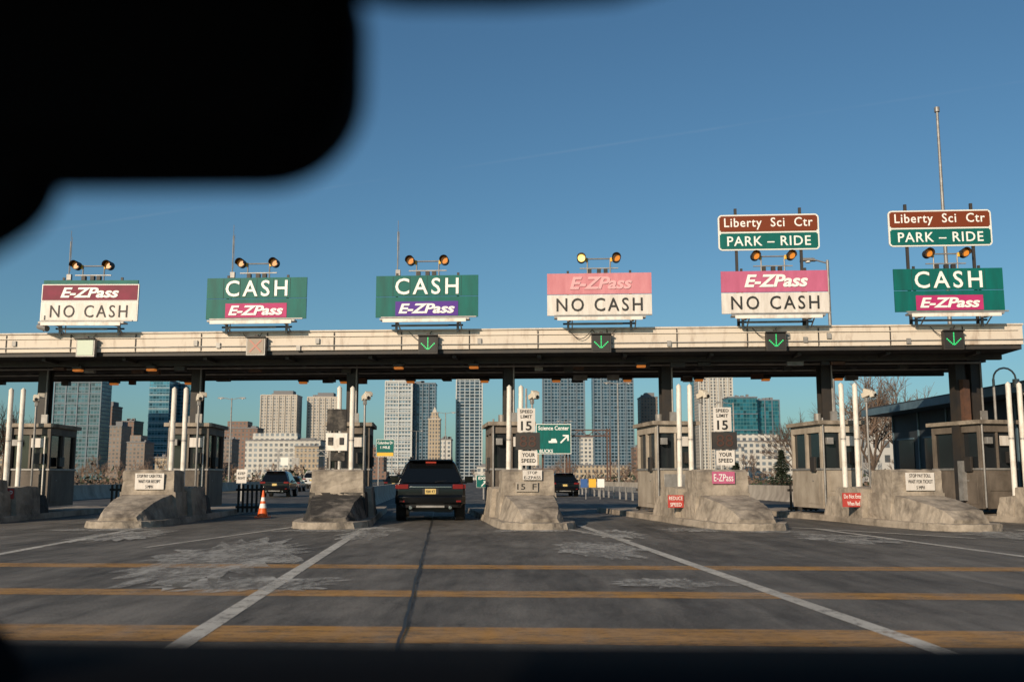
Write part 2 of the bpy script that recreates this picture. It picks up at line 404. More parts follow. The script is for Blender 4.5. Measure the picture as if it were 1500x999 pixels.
for s,dz in ((7.67,0),(12.65,.04)):
    b=B(); w=2.97
    f=rrect(w,1.09,.12,-.02,0,8.50+dz); f2=rrect(w,1.09,.12,.02,0,8.50+dz)
    b.loft([f,f2],BORD,False,False); b.quad(f,BORD); b.quad(f2,BORD)
    b.box((0,-.026,8.765+dz),(w-.16,.012,.475),BRN); b.box((0,-.026,8.238+dz),(w-.16,.012,.475),GREEN)
    b.box((0,-.0245,8.765+dz),(w-.09,.008,.40),BRN); b.box((0,-.0245,8.238+dz),(w-.09,.008,.40),GREEN)
    for sx in (-.95,.95): b.box((sx,.06,7.45+dz),(.08,.07,3.6),DARK)
    o=b.obj('destination_sign',W(s,-.12,0),-g)
    text(o,'Liberty  Sci  Ctr',(0,-.036,8.76+dz),2.6,.36,WTXT,0,.01,sp=1.12)
    text(o,'PARK – RIDE',(0,-.036,8.235+dz),2.45,.29,WTXT,0,.01,sp=1.12)
for i,s in enumerate([-13.06,-7.75,-2.5,2.66,7.75,12.8]):
    b=B(); b.box((0,0,5.2),(.58,.16,.56),DARK if i>1 else GREY)
    b.box((0,.0,5.50),(.1,.1,.1),DARK); b.box((0,-.10,5.47),(.6,.14,.03),DARK)
    y=-.088
    if i==0: b.box((0,y,5.2),(.5,.01,.48),BLANK)
    elif i==1:
        b.box((0,y,5.2),(.5,.01,.48),mat('faded_panel',(.30,.25,.20),.6))
        for a in (45,-45): b.box((0,y-.01-(.004 if a>0 else 0),5.2),(.5,.008,.045),LEDR,ry=R(a))
    else:
        b.box((0,y,5.2),(.5,.01,.48),BLACK)
        for q in range(9): b.box((0,y-.012,5.06+q*.042),(.030,.01,.030),LEDG)
        for sg in (-1,1):
            for q in range(1,6): b.box((sg*q*.038,y-.012,5.035+q*.038),(.034,.01,.034),LEDG)
    b.obj('lane_signal',W(s,-.20,0),-g)
for s,h in ((-14.0,9.0),(-8.75,9.1),(-3.55,9.15)):
    B().cyl((0,0,5.6),(0,0,8.2),.018,GREY,n=8).cyl((0,0,8.2),(0,0,h-.35),.022,GREY,n=8).cyl((0,0,h-.35),(0,0,h),.008,GREY,n=6).box((.02,0,7.5),(.14,.10,.18),GREY).cyl((.04,0,7.7),(.04,0,8.8),.007,GREY,n=6).obj('radio_antenna',W(s,.25,0),-g)
B().cyl((0,0,5.7),(0,0,6.2),.02,GREY,n=8).cyl((-.1,-.1,5.85),(.25,-.25,5.75),.09,GREY,n=12).obj('floodlight',W(-14.4,-.3,0),-g)

# ------------------------------------------------------------ islands, booths
Bp=[(-15.3,28.1),(-10.06,27.8),(-4.76,27.4),(.44,27.0),(5.6,26.7),(10.6,26.3),(15.8,25.9)]
PX=[-15.56,-10.37,-5.21,-.11,4.92,9.9,14.45]
def ring(y,wb,wt,z,z0=.12): return [(-wb,y,z0),(-wt,y,z),(wt,y,z),(wb,y,z0)]
for i,(bx,by) in enumerate(Bp):
    px=PX[i]; py=32.1-.066*px
    dx,dy=px-bx,py-by; rz=math.atan2(-dx,dy); Ln=math.hypot(dx,dy)
    j=lambda a=.04: random.uniform(-a,a)
    m1=CONCD if i==2 else CONC
    b=B()
    def kr(y,w): return [(-w,y,0),(-w+.03,y,.17),(w-.03,y,.17),(w,y,0)]
    b.loft([kr(-2.75,.25),kr(-2.55,.65),kr(-2.0,.95),kr(-1,1.0),kr(11,1.0)],CONC)
    b.loft([ring(-2.35+j(),.5,.42,.26),ring(-2.0,.66,.5,.45+j()),ring(-1.35,.76,.56,.60+j()),ring(-.6,.82,.62,.70+j()),ring(.05,.82,.66,.80)],m1)
    hb=1.47 if i not in (0,6) else 1.2
    b.loft([ring(0,.74,.70,.85),ring(.02,.74,.69,hb-.05+j(.02)),ring(.12,.74,.68,hb),ring(1.1,.74,.68,hb-.02),ring(1.2,.74,.66,.9)],CONC)
    b.loft([ring(0,.80,.75,.86),ring(1.22,.80,.75,.86)],m1)
    b.loft([ring(1.25,.95,.85,.95),ring(1.9,.95,.86,1.0),ring(2.9,.95,.86,.98)],CONC)
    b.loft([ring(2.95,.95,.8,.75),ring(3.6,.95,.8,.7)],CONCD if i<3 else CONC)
    isl=b.obj('toll_island',(bx,by,.004),rz,smooth=False)
    sm=isl.modifiers.new('subd','SUBSURF'); sm.subdivision_type='SIMPLE'; sm.levels=3; sm.render_levels=3
    tx=bpy.data.textures.new('erosion','CLOUDS'); tx.noise_scale=.20; tx.noise_depth=4
    dm=isl.modifiers.new('erosion','DISPLACE'); dm.texture=tx; dm.strength=.07; dm.mid_level=.5; dm.texture_coords='GLOBAL'
    # booth
    bm=BEIGE if i in (4,5) else BROWN
    b=B(); y0=Ln-.95; w=1.28; d=2.2; yc=y0+d/2
    b.box((0,yc,.75),(w,d,1.16),bm)
    b.box((0,yc,1.35),(w+.06,d+.06,.06),GREY)
    for sx in (-1,1):
        for yy in (y0+.06,yc,y0+d-.06): b.box((sx*(w/2-.05),yy,1.92),(.10,.12,1.1),bm)
        b.box((sx*(w/2+.008),yc-.5,.75),(.012,.8,.9),bm); b.box((sx*(w/2+.02),yc-.5,1.0),(.02,.1,.03),GREY)
    b.box((0,y0+.05,1.92),(.06,.06,1.08),bm)
    b.box((0,yc,1.92),(w-.16,d-.16,1.06),GLASSB)
    b.box((0,yc,2.58),(w,d,.24),bm); b.box((0,yc,2.76),(w+.22,d+.24,.12),CONC)
    b.box((0,y0-.012,.95),(w-.5,.02,.5),GREY if i in (4,) else bm)
    b.box((-w/2-.04,y0+.5,1.5),(.08,.3,.45),DARK); b.box((w/2+.05,y0+.8,1.6),(.1,.4,.3),DARK)
    b.box((.35,y0-.1,1.7),(.24,.18,.34),DARK); b.box((-.4,y0-.08,2.2),(.2,.14,.2),GREY)
    b.box((.25,y0-.02,2.2),(.4,.02,.3),WHITE); b.cyl((-.58,y0-.05,.2),(-.58,y0-.05,2.9),.03,GREY,n=8)
    b.cyl((.50,y0-.08,.2),(.50,y0-.08,2.4),.025,WPOST,n=8)
    b.cyl((-.2,yc,2.8),(-.2,yc,3.1),.12,GREY,n=12)
    b.obj('toll_booth',(bx,by,.17),rz,bevel=.012)
    b=B(); b.box((0,Ln+.0,2.5),(.12,.34,4.75),DARK); b.box((0,Ln-.17,2.5),(.36,.04,4.75),DARK); b.box((0,Ln+.17,2.5),(.36,.04,4.75),DARK)
    b.box((0,Ln,4.72),(.7,.5,.1),DARK); b.cyl((.14,Ln-.24,.1),(.14,Ln-.24,4.7),.03,GREY,n=8); b.box((.14,Ln-.26,3.0),(.2,.1,.3),GREY)
    if i==6:
        b.box((-.55,Ln,2.5),(.34,.34,4.7),DARK); b.box((-.5,Ln-.25,3.3),(.22,.2,1.6),RUST); b.box((0,Ln-.3,2.0),(.4,.22,.9),RUST); b.box((-.55,Ln-.2,1.0),(.5,.2,1.2),GREY)
    b.obj('canopy_column',(bx,by,.17),rz)
    for sx in ((-.22,.15) if i<5 else (-.42,-.02)):
        b=B(); b.cyl((0,0,0),(0,0,3.82),.074,WPOST,n=20).cyl((0,0,3.82),(0,0,3.87),.066,WPOST,r2=.02,n=20).cyl((0,0,0),(0,0,.05),.13,GREY,n=16)
        b.cyl((0,0,2.2),(0,0,2.24),.08,GREY,n=16)
        M=Matrix.Rotation(rz,3,'Z'); v=M@Vector((sx,Ln-2.0,0)); o=b.obj('pipe_bollard',(bx+v.x,by+v.y,.17),rz)
        o.rotation_euler=(R(random.uniform(-.5,.5)),R(random.uniform(-.6,.6)),rz)
    b=B(); b.cyl((0,0,.9),(0,0,3.5),.035,GREY,n=10); b.box((0,-.05,3.62),(.16,.34,.15),CREAM,rx=R(-15)); b.box((0,-.26,3.60),(.18,.12,.17),CREAM,rx=R(-15)); b.box((0,.0,3.45),(.1,.1,.14),GREY)
    b.box((.13,.05,3.72),(.2,.2,.12),CREAM,rx=R(20)); b.cyl((0,-.34,3.58),(0,-.36,3.575),.05,BLACK,n=12)
    M=Matrix.Rotation(rz,3,'Z'); v=M@Vector((.52 if i<5 else .4,Ln-1.9,0)); b.obj('surveillance_camera',(bx+v.x,by+v.y,.1),rz+R(20),bevel=.012)
    def plate(x,z,w,h,m,lines,tm,y=-.05,nm='notice_sign'):
        v=M@Vector((x,y,0)); bb=B(); bb.box((0,0,z),(w,.02,h),m); bb.box((0,.03,z),(.05,.06,h*.9),GREY)
        o=bb.obj(nm,(bx+v.x,by+v.y,0),rz)
        n=len(lines); mxl=max(len(l) for l in lines)
        for q,l in enumerate(lines):
            text(o,l,(0,-.016,z+h/2-(q+.5)*h/n),w*.86*max(len(l)/mxl,.3),h/n*.58,tm,0,.0)
    if i==1: plate(.05,1.16,.78,.44,WHITE,['STOP PAY CASH TOLL','WAIT FOR RECEIPT','5 MPH'],BLACK)
    if i==3: plate(.1,1.33,.52,.26,WHITE,['STOP','E-ZPASS'],BLACK); plate(-.05,1.02,.60,.26,CONCL,['15  F'],BLACK,nm='stencil_plate')
    if i==4: plate(.0,1.26,.62,.32,PINK,['E-ZPass'],WTXT); plate(-1.0,.62,.44,.34,REDS,['REDUCE','SPEED'],WTXT,y=1.0)
    if i==5: plate(.05,1.16,.80,.46,WHITE,['STOP PAY TOLL','WAIT FOR TICKET','5 MPH'],BLACK); plate(-1.1,.66,.62,.38,REDS,['Do Not Enter','When Red'],WTXT,y=1.4)
    if i==0: plate(.6,.8,.5,.3,REDS,['STOP'],WTXT,y=1.2)
b=B(); b.cyl((0,0,.8),(0,0,3.2),.05,DARK,n=10).box((0,-.04,2.88),(.56,.06,.62),CONCD).box((.02,-.05,2.26),(.60,.25,.5),WPOST).box((-.15,-.19,2.28),(.14,.03,.22),CONCD).box((.16,-.19,2.28),(.12,.03,.2),DARK).box((.05,0,1.85),(.4,.2,.25),CONCD)
b.obj('toll_equipment_box',(-4.98,28.4,0),R(3),bevel=.012)
for x,y in ((.40,28.0),(5.82,27.6)):
    b=B(); b.cyl((0,.03,.9),(0,.03,3.75),.03,GREY,n=10)
    b.box((0,0,2.86),(.50,.02,.66),WHITE); b.box((.04,.0,2.27),(.68,.12,.48),DARK)
    b.box((.06,0,1.80),(.5,.02,.40),WHITE); b.box((0,.02,2.86),(.06,.03,.7),GREY)
    o=b.obj('radar_speed_sign',(x,y,0),R(2))
    text(o,'88',(.04,-.068,2.27),.46,.32,LEDO,0,-.005)
    text(o,'SPEED',(0,-.016,3.10),.36,.09,BLACK,sp=1.1); text(o,'LIMIT',(0,-.016,2.96),.32,.09,BLACK,sp=1.1); text(o,'15',(0,-.016,2.70),.30,.26,BLACK,0,.02)
    text(o,'YOUR',(.06,-.016,1.89),.36,.11,BLACK,0,.02,sp=1.1); text(o,'SPEED',(.06,-.016,1.73),.40,.11,BLACK,0,.02,sp=1.1)
for x,y in ((-13.9,35),(-9.5,35),(4.35,34.5),(9.3,33.6),(-17,34)):
    b=B()
    for q in range(6): b.box((q*.16,0,.55),(.07,.04,.95),DARK)
    b.box((.4,.03,.25),(1.0,.04,.08),DARK).box((.4,.03,.85),(1.0,.04,.08),DARK)
    b.obj('lane_gate',(x,y,0),R(-4))

# ------------------------------------------------------------ vehicles
def car(name,loc,rz,sc=(1,1,1),paint=CARB,detail=True):
    def rg(yb,yt,w,rw,zt,zb=.42,belt=1.06):
        hp=[(w-.12,yb+.02,zb),(w-.03,yb,zb+.12),(w,yb,.70),(w,yb,.86),(w-.015,yb+(yt-yb)*.01,belt-.06),(w-.05,yb+(yt-yb)*.04,belt),
            (rw+(w-rw)*.42,yb+(yt-yb)*.45,belt+(zt-belt)*.45),(rw+.04,yb+(yt-yb)*.84,zt-.14),(rw-.02,yt-(yt-yb)*.06,zt-.055),(rw-.12,yt-.01,zt-.02),(rw*.45,yt,zt)]
        return hp+[(-x,y,z) for x,y,z in reversed(hp)]
    E=B()
    E.loft([rg(.10,.50,.93,.64,1.73),rg(.16,.60,.985,.67,1.775),rg(.5,.95,1.0,.69,1.80),rg(1.6,1.7,1.0,.70,1.81),rg(3.3,2.75,1.0,.68,1.77),rg(3.75,3.70,.99,.80,1.17,belt=1.04),rg(4.7,4.6,.95,.75,1.03,belt=.93),rg(4.95,4.9,.82,.6,.92,belt=.82)],paint)
    def bp(x,y): return [(x,y,.50),(x,y-.05,.54),(x,y-.06,.70),(x,y,.76),(x,y+.2,.76),(x,y+.2,.50)]
    E.loft([bp(-1.0,.20),bp(-.90,.06),bp(-.5,.0),bp(.5,.0),bp(.90,.06),bp(1.0,.20)],paint)
    E.loft([[(x,y,.40),(x,y-.03,.52),(x,y+.2,.52),(x,y+.2,.40)] for x,y in ((-.88,.16),(-.5,.04),(.5,.04),(.88,.16))],CART)
    E.box((0,.02,.43),(.8,.06,.06),GREY)
    E.box((0,.42,1.755),(1.26,.32,.04),paint,rx=R(-6))
    E.quad([(-.80,.090,1.115),(.80,.090,1.115),(.86,.165,1.24),(.64,.440,1.64),(-.64,.440,1.64),(-.86,.165,1.24)],GLASS)
    E.box((0,.078,.99),(1.20,.03,.035),CHR if detail else paint)
    E.box((0,.083,.925),(1.22,.02,.012),CART); E.box((0,.083,.79),(1.4,.02,.012),CART)
    for sx in (-1,1):
        E.box((sx*.78,.10,1.0),(.30,.08,.13),TAIL); E.box((sx*.955,.25,1.0),(.09,.28,.12),TAIL)
        E.box((sx*.80,.0,.58),(.14,.04,.05),TAIL)
        E.cyl((sx*.56,.0,.40),(sx*.56,.2,.40),.05,CHR,n=14)
        E.quad([(sx*.955,.55,1.12),(sx*.955,3.1,1.12),(sx*.735,2.6,1.66),(sx*.75,.95,1.66)],GLASS)
        E.box((sx*1.16,3.05,1.20),(.26,.14,.20),paint); E.box((sx*1.16,2.975,1.20),(.21,.01,.15),GLASS); E.box((sx*1.0,3.08,1.10),(.2,.08,.05),CART)
        E.cyl((sx*.60,.8,1.86),(sx*.60,2.6,1.86),.020,CART,n=8)
        for yy in (.85,1.6,2.5): E.box((sx*.60,yy,1.83),(.04,.06,.07),CART)
        for yy in (.95,3.95):
            E.cyl((sx*.72,yy,.385),(sx*.99,yy,.385),.385,TYRE,n=32)
            E.cyl((sx*.985,yy,.385),(sx*1.0,yy,.385),.25,GREY,n=20)
    E.box((0,.43,1.70),(.30,.05,.025),BRAKE if detail else TAIL)
    E.box((0,.072,.86),(.46,.03,.17),CART); E.box((0,.052,.86),(.31,.012,.150),PLATE)
    E.box((.0,1.1,.34),(1.3,1.6,.12),CART); E.cyl((-.7,.95,.36),(.7,.95,.36),.06,CART,n=8)
    E.box((.35,.5,.33),(.5,.35,.14),CART)
    E.cyl((.12,.06,1.13),(.52,.15,1.18),.010,CART,n=6)
    o=E.obj(name,loc,rz,bevel=.012)
    o.scale=sc
    if detail:
        text(o,'9281 KT',(0,.043,.86),.26,.08,BLACK)
    return o
car('suv',(-2.36,29.15,.004),R(3.9),(1.02,1,1.0))
GP=mat('car_paint_grey',(.10,.10,.11),.25); WP=mat('car_paint_white',(.55,.55,.55),.3); RP=mat('car_paint_red',(.2,.02,.02),.25)
car('suv',(-15.6,66,.004),R(3.9),(.95,.95,.95),detail=False)
car('car',(3.6,68,.004),R(3.9),(.98,.95,.88),CARB,False)
car('car',(-13.8,82,.004),R(3.9),(.9,.9,.80),GP,False)
car('car',(-17.8,105,.004),R(3.9),(.9,.9,.80),WP,False)
car('car',(-11.2,95,.004),R(3.9),(.9,.9,.82),CARB,False)
car('van',(-24,120,.004),R(3.9),(1,1,1.15),WP,False)
car('car',(-.4,110,.004),R(3.9),(.9,.9,.80),GP,False)
car('car',(-15.0,130,.004),R(3.9),(.9,.9,.80),RP,False)
car('car',(-20.5,93,.004),R(3.9),(.9,.9,.80),GP,False)
car('suv',(-12.9,118,.004),R(3.9),(.95,.95,.95),CARB,False)
car('car',(-24.5,78,.004),R(3.9),(.9,.9,.80),WP,False)
car('suv',(-23.5,140,.004),R(3.9),(.95,.95,.95),CARB,False)
b=B(); b.box((0,0,.02),(.42,.42,.04),CONE)
zs=[.04,.30,.44,.52,.64,.86]; rs=[.17,.118,.09,.075,.055,.025]
for q in range(5): b.cyl((0,0,zs[q]),(0,0,zs[q+1]),rs[q],WTXT if q in (1,3) else CONE,r2=rs[q+1],n=20)
b.obj('traffic_cone',(-7.95,32.2,.004))

# ------------------------------------------------------------ side office building on the right
b=B(); BLU=mat('blue_roof_fascia',(.10,.16,.20),.5,c2=(.06,.10,.13),scale=2)
WALLD=mat('office_wall_shaded',(.035,.045,.055),.7,c2=(.02,.025,.03),scale=1)  # shade beneath the roof is put into this dark wall colour
b.box((4.6,0,2.0),(8,20,4.0),WALLD); b.box((4.3,0,4.08),(9.6,21.4,.28),BLU); b.box((4.3,0,4.26),(9.2,21.0,.10),WALLD)
for q in range(8):
    yy=-8.8+q*2.5; b.box((.585,yy,2.2),(.02,1.5,1.3),GLASSB); b.box((.56,yy,1.52),(.06,1.6,.06),BLU); b.box((.56,yy,2.88),(.06,1.6,.06),BLU)
    b.box((.57,yy+1.25,2.0),(.05,.08,3.9),BLU)
b.box((2.5,-10.02,1.5),(1.1,.05,2.4),BLU)
b.box((6.0,-10.02,2.2),(1.6,.05,1.2),GLASSB)
b.obj('office_building',(16.4,33.6,0),R(2.0))
b=B()
b.cyl((0,0,0),(0,0,4.3),.04,GREY,n=10)
prev=Vector((0,0,4.3))
for q in range(1,9):
    a=math.pi*q/8; p=Vector((.35-.35*math.cos(a),0,4.3+.35*math.sin(a))); b.cyl(prev,p,.03,GREY,n=8); prev=p
b.cyl(prev,prev+Vector((0,0,-.25)),.10,GREY,n=12); b.obj('gooseneck_lamp',(15.0,30.9,0),R(0))
B().box((0,0,.5),(.5,.5,1.0),WPOST).box((0,0,1.03),(.56,.56,.06),GREY).obj('utility_cabinet',(15.5,29.5,.1),bevel=.02)

# ------------------------------------------------------------ lamps, flagpole, far road furniture
def street_lamp(x,y,h,arm=-1.0,dbl=False,rz=0):
    b=B(); b.cyl((0,0,0),(0,0,h),.11,GREY,r2=.065,n=12)
    for s in ((arm,) if not dbl else (arm,-arm)):
        b.cyl((0,0,h-.15),(s*.7,0,h+.02),.035,GREY,n=8); b.box((s*1.0,0,h+.02),(.75,.28,.14),GREY,top=(.7,.6))
        b.cyl((s*1.0,0,h-.05),(s*1.0,0,h-.12),.12,WPOST,n=12)
    b.box((0,0,.25),(.35,.35,.5),CONC); b.obj('street_lamp',(x,y,0),rz,bevel=.01)
street_lamp(14.55,45,11.2,-.9)
for x,y,h,dbl in ((11.5,108,11.5,True),(-10,150,11,True),(-31,110,10,True),(10,190,12,True),(-22,230,12,True),(20,90,8,False)): street_lamp(x,y,h,-1.2,dbl)
b=B(); b.cyl((0,0,0),(0,0,24.0),.17,GREY,r2=.08,n=12).cyl((0,0,24.0),(0,0,24.3),.16,GREY,n=12).cyl((0,0,.0),(0,0,.4),.3,CONC,n=16).obj('flagpole',(26.7,60,0))
def gsign(w,h,zc,extra=None):
    b=B(); b.box((0,0,zc),(w,.06,h),BORD); b.box((0,-.035,zc),(w*.965,.02,h*.95),GREEN)
    if extra: b.box((0,-.05,zc-h*.36),(w*.9,.02,h*.2),extra)
    return b
b=gsign(4.2,3.6,5.9)
for q in (-1.3,1.3): b.box((q,.2,5.9),(.12,.3,3.9),RUST)
b.box((1.25,-.055,5.85),(1.2,.02,.18),WTXT,ry=R(-45)); b.box((1.45,-.058,6.30),(.7,.02,.17),WTXT); b.box((1.72,-.061,6.02),(.17,.02,.7),WTXT)
b.box((0,-.05,5.75),(.8,.02,.35),WTXT,top=(.6,1)); b.box((-.1,-.052,5.55),(1.0,.02,.25),WTXT)
o=b.obj('exit_direction_sign',(5.0,120,0))
text(o,'Science Center',(0,-.06,7.2),3.7,.5,WTXT); text(o,'BUCKS',(-.9,-.06,4.45),1.6,.42,WTXT)
b=B()
for x in (0,4.9):
    for dx in (0,.35): b.box((x+dx,0,3.6),(.16,.2,7.2),RUST)
for z in (6.3,7.0): b.box((1.2,0,z),(8.2,.16,.14),RUST)
for q in range(9): b.box((-2.4+q*.9,0,6.65),(.95,.08,.08),RUST,ry=R(40*(1 if q%2 else -1)))
b.box((-2.9,0,3.6),(.2,.2,7.2),RUST)
b.obj('sign_gantry',(6.6,121,0))
b=B()
for x in (0,10): b.box((x,0,3.1),(.3,.3,6.2),GREY)
for z in (5.2,6.2): b.box((5,0,z),(11.4,.12,.12),GREY)
for q in range(12): b.box((-.4+q*.95,0,5.7),(1.25,.07,.07),GREY,ry=R(45*(1 if q%2 else -1)))
b.box((1.2,-.2,4.2),(1.4,.1,1.4),BORD).box((3.2,-.2,4.2),(1.4,.1,1.4),GREY)
b.obj('truss_gantry',(-42,180,0))
b=gsign(2.7,2.6,5.7,YEL); b.box((-1,.1,3),(.14,.14,6),GREY).box((1,.1,3),(.14,.14,6),GREY)
o=b.obj('exit_direction_sign',(-19.0,150,0)); text(o,'Columbus Dr',(0,-.06,6.5),2.3,.42,WTXT); text(o,'1 MILE',(0,-.06,5.8),1.4,.36,WTXT)
b=gsign(.85,.72,1.05); b.box((0,.06,.7),(.08,.06,1.4),GREY)
b.box((0.02,-.052,.92),(.4,.01,.06),WTXT,ry=R(-45)).box((.10,-.056,1.05),(.22,.01,.05),WTXT).box((.18,-.06,.98),(.05,.01,.2),WTXT)
o=b.obj('exit_sign',(-1.7,60,0)); text(o,'EXIT',(0,-.06,1.24),.6,.17,WTXT)
BLUS=mat('sign_blue',(.03,.10,.30),.5)
B().box((0,0,.95),(.42,.03,.5),BLUS).box((.5,0,.95),(.42,.03,.5),YEL).box((1.0,0,.95),(.42,.03,.5),WTXT).box((.1,.04,.5),(.05,.05,1),GREY).box((.95,.04,.5),(.05,.05,1),GREY).obj('road_sign',(4.3,60,0))
o=B().box((0,0,1.35),(.55,.03,.75),WHITE).box((0,.03,.8),(.06,.04,1.6),GREY).obj('road_sign',(-14.8,55,0)); text(o,'KEEP',(0,-.02,1.5),.4,.14,BLACK); text(o,'RIGHT',(0,-.02,1.25),.4,.14,BLACK)
B().box((0,0,1.35),(.75,.03,.6),YEL).box((0,.03,.8),(.06,.04,1.6),GREY).obj('road_sign',(-13.4,75,0))
b=B()
for q in range(26):
    b.box((-.07*q*2,q*2.0,.38),(.10,.16,.75),GREY)
b.box((-.07*25,25,.60),(.06,52,.28),GREY,rz=R(4.0)); b.obj('guard_rail',(7.4,46,0))
def jr(y,x): return [(x-.32,y,0),(x-.14,y,.35),(x-.09,y,.85),(x+.09,y,.85),(x+.14,y,.35),(x+.32,y,0)]
b=B(); b.loft([jr(42+q*8,-6.3-.0686*(q*8)) for q in range(30)],CONCL); b.obj('concrete_barrier')
b=B(); b.loft([jr(38+q*10,16-.0686*(q*10)) for q in range(30)],CONCL); b.obj('concrete_barrier')
b=B(); b.loft([jr(36+q*10,-24-.0686*(q*10)) for q in range(40)],CONCL); b.obj('concrete_barrier')

# ------------------------------------------------------------ skyline
WM={  # facade colours picked lighter, putting the distance haze into the base colour
 'dkglass':winmat('facade_dark_glass',(.13,.19,.23),(.04,.095,.13),3.0,3.6,.16,.26,.45,.18),
 'blue':winmat('facade_blue_glass',(.11,.25,.33),(.05,.18,.26),3.2,3.6,.12,.26,.5,.15),
 'beige':winmat('facade_beige',(.50,.46,.41),(.12,.14,.16),3.4,3.3,.45,.45,.1,.4),
 'brick':winmat('facade_brick',(.22,.14,.11),(.07,.08,.09),3.4,3.4,.5,.5,.1,.4),
 'white':winmat('facade_white',(.56,.54,.50),(.14,.17,.20),3.6,3.6,.42,.45,.1,.4),
 'whgl':winmat('facade_white_glass',(.45,.48,.50),(.12,.18,.23),3.0,3.4,.30,.42,.35,.25),
 'frame':winmat('facade_framed',(.40,.45,.49),(.04,.075,.11),5.2,3.4,.18,.25,.4,.2),
 'teal':winmat('facade_teal_glass',(.05,.17,.20),(.025,.15,.20),3.0,3.6,.12,.20,.45,.15),
 'twin':winmat('facade_twin',(.17,.24,.30),(.03,.075,.115),3.3,3.3,.22,.32,.45,.2),
 'tan':winmat('facade_tan',(.42,.34,.25),(.10,.11,.12),2.6,3.3,.5,.4,.1,.4),
 'brown':winmat('facade_brown',(.24,.19,.16),(.08,.09,.10),3.2,3.3,.45,.45,.1,.4),
}
ROOFM=mat('roof_grey',(.16,.16,.17),.8)
def tower(name,x,w,h,D,mk,d=None,rz=0,fins=0,finm=None,crown=None,slabs=0,slabm=None):
    f=D/1000; x*=f; w*=f; h=h*f+1.3; d=(d or 26)*f; b=B(); m=WM[mk]
    b.box((0,d/2,h/2),(w,d,h),m)
    b.box((0,d/2,h+.5*f),(w+.8,d+.8,1.2*f),finm or ROOFM)
    if crown=='box': b.box((w*.08,d/2,h+3.2*f),(w*.55,d*.55,4.5*f),ROOFM)
    if crown=='step': b.box((-w*.12,d/2,h+4*f),(w*.6,d*.7,7*f),m); b.box((w*.3,d/2,h+1.6*f),(w*.2,d*.4,2.5*f),ROOFM)
    if crown=='peak': b.box((0,d/2,h+4*f),(w*.7,d*.6,7*f),m,top=(.8,.8)); b.box((0,d/2,h+10*f),(w*.4,d*.4,6*f),finm or ROOFM,top=(.1,.1))
    for q in range(fins+1 if fins else 0):
        b.box((-w/2+q*w/fins,-.35*f,h/2),(1.0*f,.9*f,h),finm)
    for q in range(slabs+1 if slabs else 0):
        b.box((0,-.2*f,q*h/slabs),(w+.6*f,.9*f,.9*f),slabm)
    for q in range(4): b.box((random.uniform(-w*.35,w*.35),d*.4,h+2*f),(random.uniform(1.5,4)*f,3*f,random.uniform(1.5,4)*f),ROOFM)
    b.box((0,d/2-2*f,4*f),(w*1.25,d,8*f),m)
    return b.obj(name,(x,D,0),rz)
FW=mat('fin_white',(.50,.51,.50),.7); FB=mat('fin_beige',(.46,.41,.35),.8); FD=mat('fin_dark',(.11,.15,.19),.6)
tower('glass_tower',-437,47,106,900,'dkglass',fins=4,finm=FD,slabs=10,slabm=FD)
tower('brick_apartment_building',-407,11,71,1000,'brick',crown='box'); tower('brick_apartment_building',-397,12,51,880,'brown',crown='box')
tower('brick_apartment_building',-376,18,35,850,'brown',crown='step')
tower('glass_tower',-355,20,97,1000,'blue',slabs=14,slabm=mat('slab_blue',(.28,.40,.46)),crown='box'); tower('glass_tower',-333,24,93,1030,'blue',fins=3,finm=FD)
tower('brick_apartment_building',-272,34,49,900,'brick',crown='step'); tower('brick_apartment_building',-287,14,38,800,'brown')
tower('concrete_apartment_tower',-234.5,36,82,1100,'beige',fins=6,finm=FB,crown='box')
tower('white_office_block',-229,75,37,700,'white',crown='step'); tower('white_office_block',-205,24,31,640,'tan')
tower('concrete_apartment_tower',-191,29,80,1120,'beige',fins=5,finm=FB,crown='box'); tower('tan_building',-172,16,60,1000,'tan')
tower('white_glass_tower',-114,27,96,1000,'whgl',fins=2,finm=FW,slabs=22,slabm=FW,crown='box'); tower('glass_tower',-90,25,94,1010,'twin',fins=4,finm=FD)
tower('ornate_tan_tower',-78,12,58,900,'tan',d=12,crown='peak',finm=FB)
tower('tan_building',-66,10,38,870,'white'); tower('brick_apartment_building',-140,24,30,800,'brick')
tower('slender_glass_tower',-43,26,98,1050,'frame',fins=1,finm=FW)
tower('glass_residential_tower',52,42,104,1000,'twin',fins=5,finm=FD,crown='box'); tower('glass_residential_tower',102,40,104,1000,'twin',fins=5,finm=FD,crown='box')
tower('brown_tower',138,17,80,1050,'brown',crown='box'); tower('brown_tower',128,12,30,800,'brick')
tower('white_apartment_tower',205,34,100,1050,'beige',fins=7,finm=FW,crown='box'); tower('glass_tower',197,26,108,1100,'teal')
tower('teal_glass_building',232,29,80,950,'teal',slabs=5,slabm=FD); tower('teal_glass_building',257.5,22,77,960,'teal',fins=3,finm=FD)
tower('white_low_building',253,82,36,600,'white',crown='step'); tower('white_low_building',220,24,30,560,'white')
tower('brick_apartment_building',30,60,9,700,'brick'); tower('tan_building',90,50,12,650,'tan'); tower('tan_building',-20,30,11,640,'white')
tower('brick_apartment_building',-470,24,28,800,'brick'); tower('tan_building',-505,26,22,700,'tan'); tower('tan_building',305,30,22,700,'tan')
tower('brick_apartment_building',-315,20,26,760,'brown'); tower('tan_building',-345,22,20,700,'tan'); tower('tan_building',165,30,20,700,'brown')
tower('brick_apartment_building',-385,12,56,1000,'brick'); tower('tan_building',-300,14,34,930,'white'); tower('glass_tower',-152,15,44,980,'dkglass'); tower('tan_building',20,14,26,900,'tan',crown='peak')
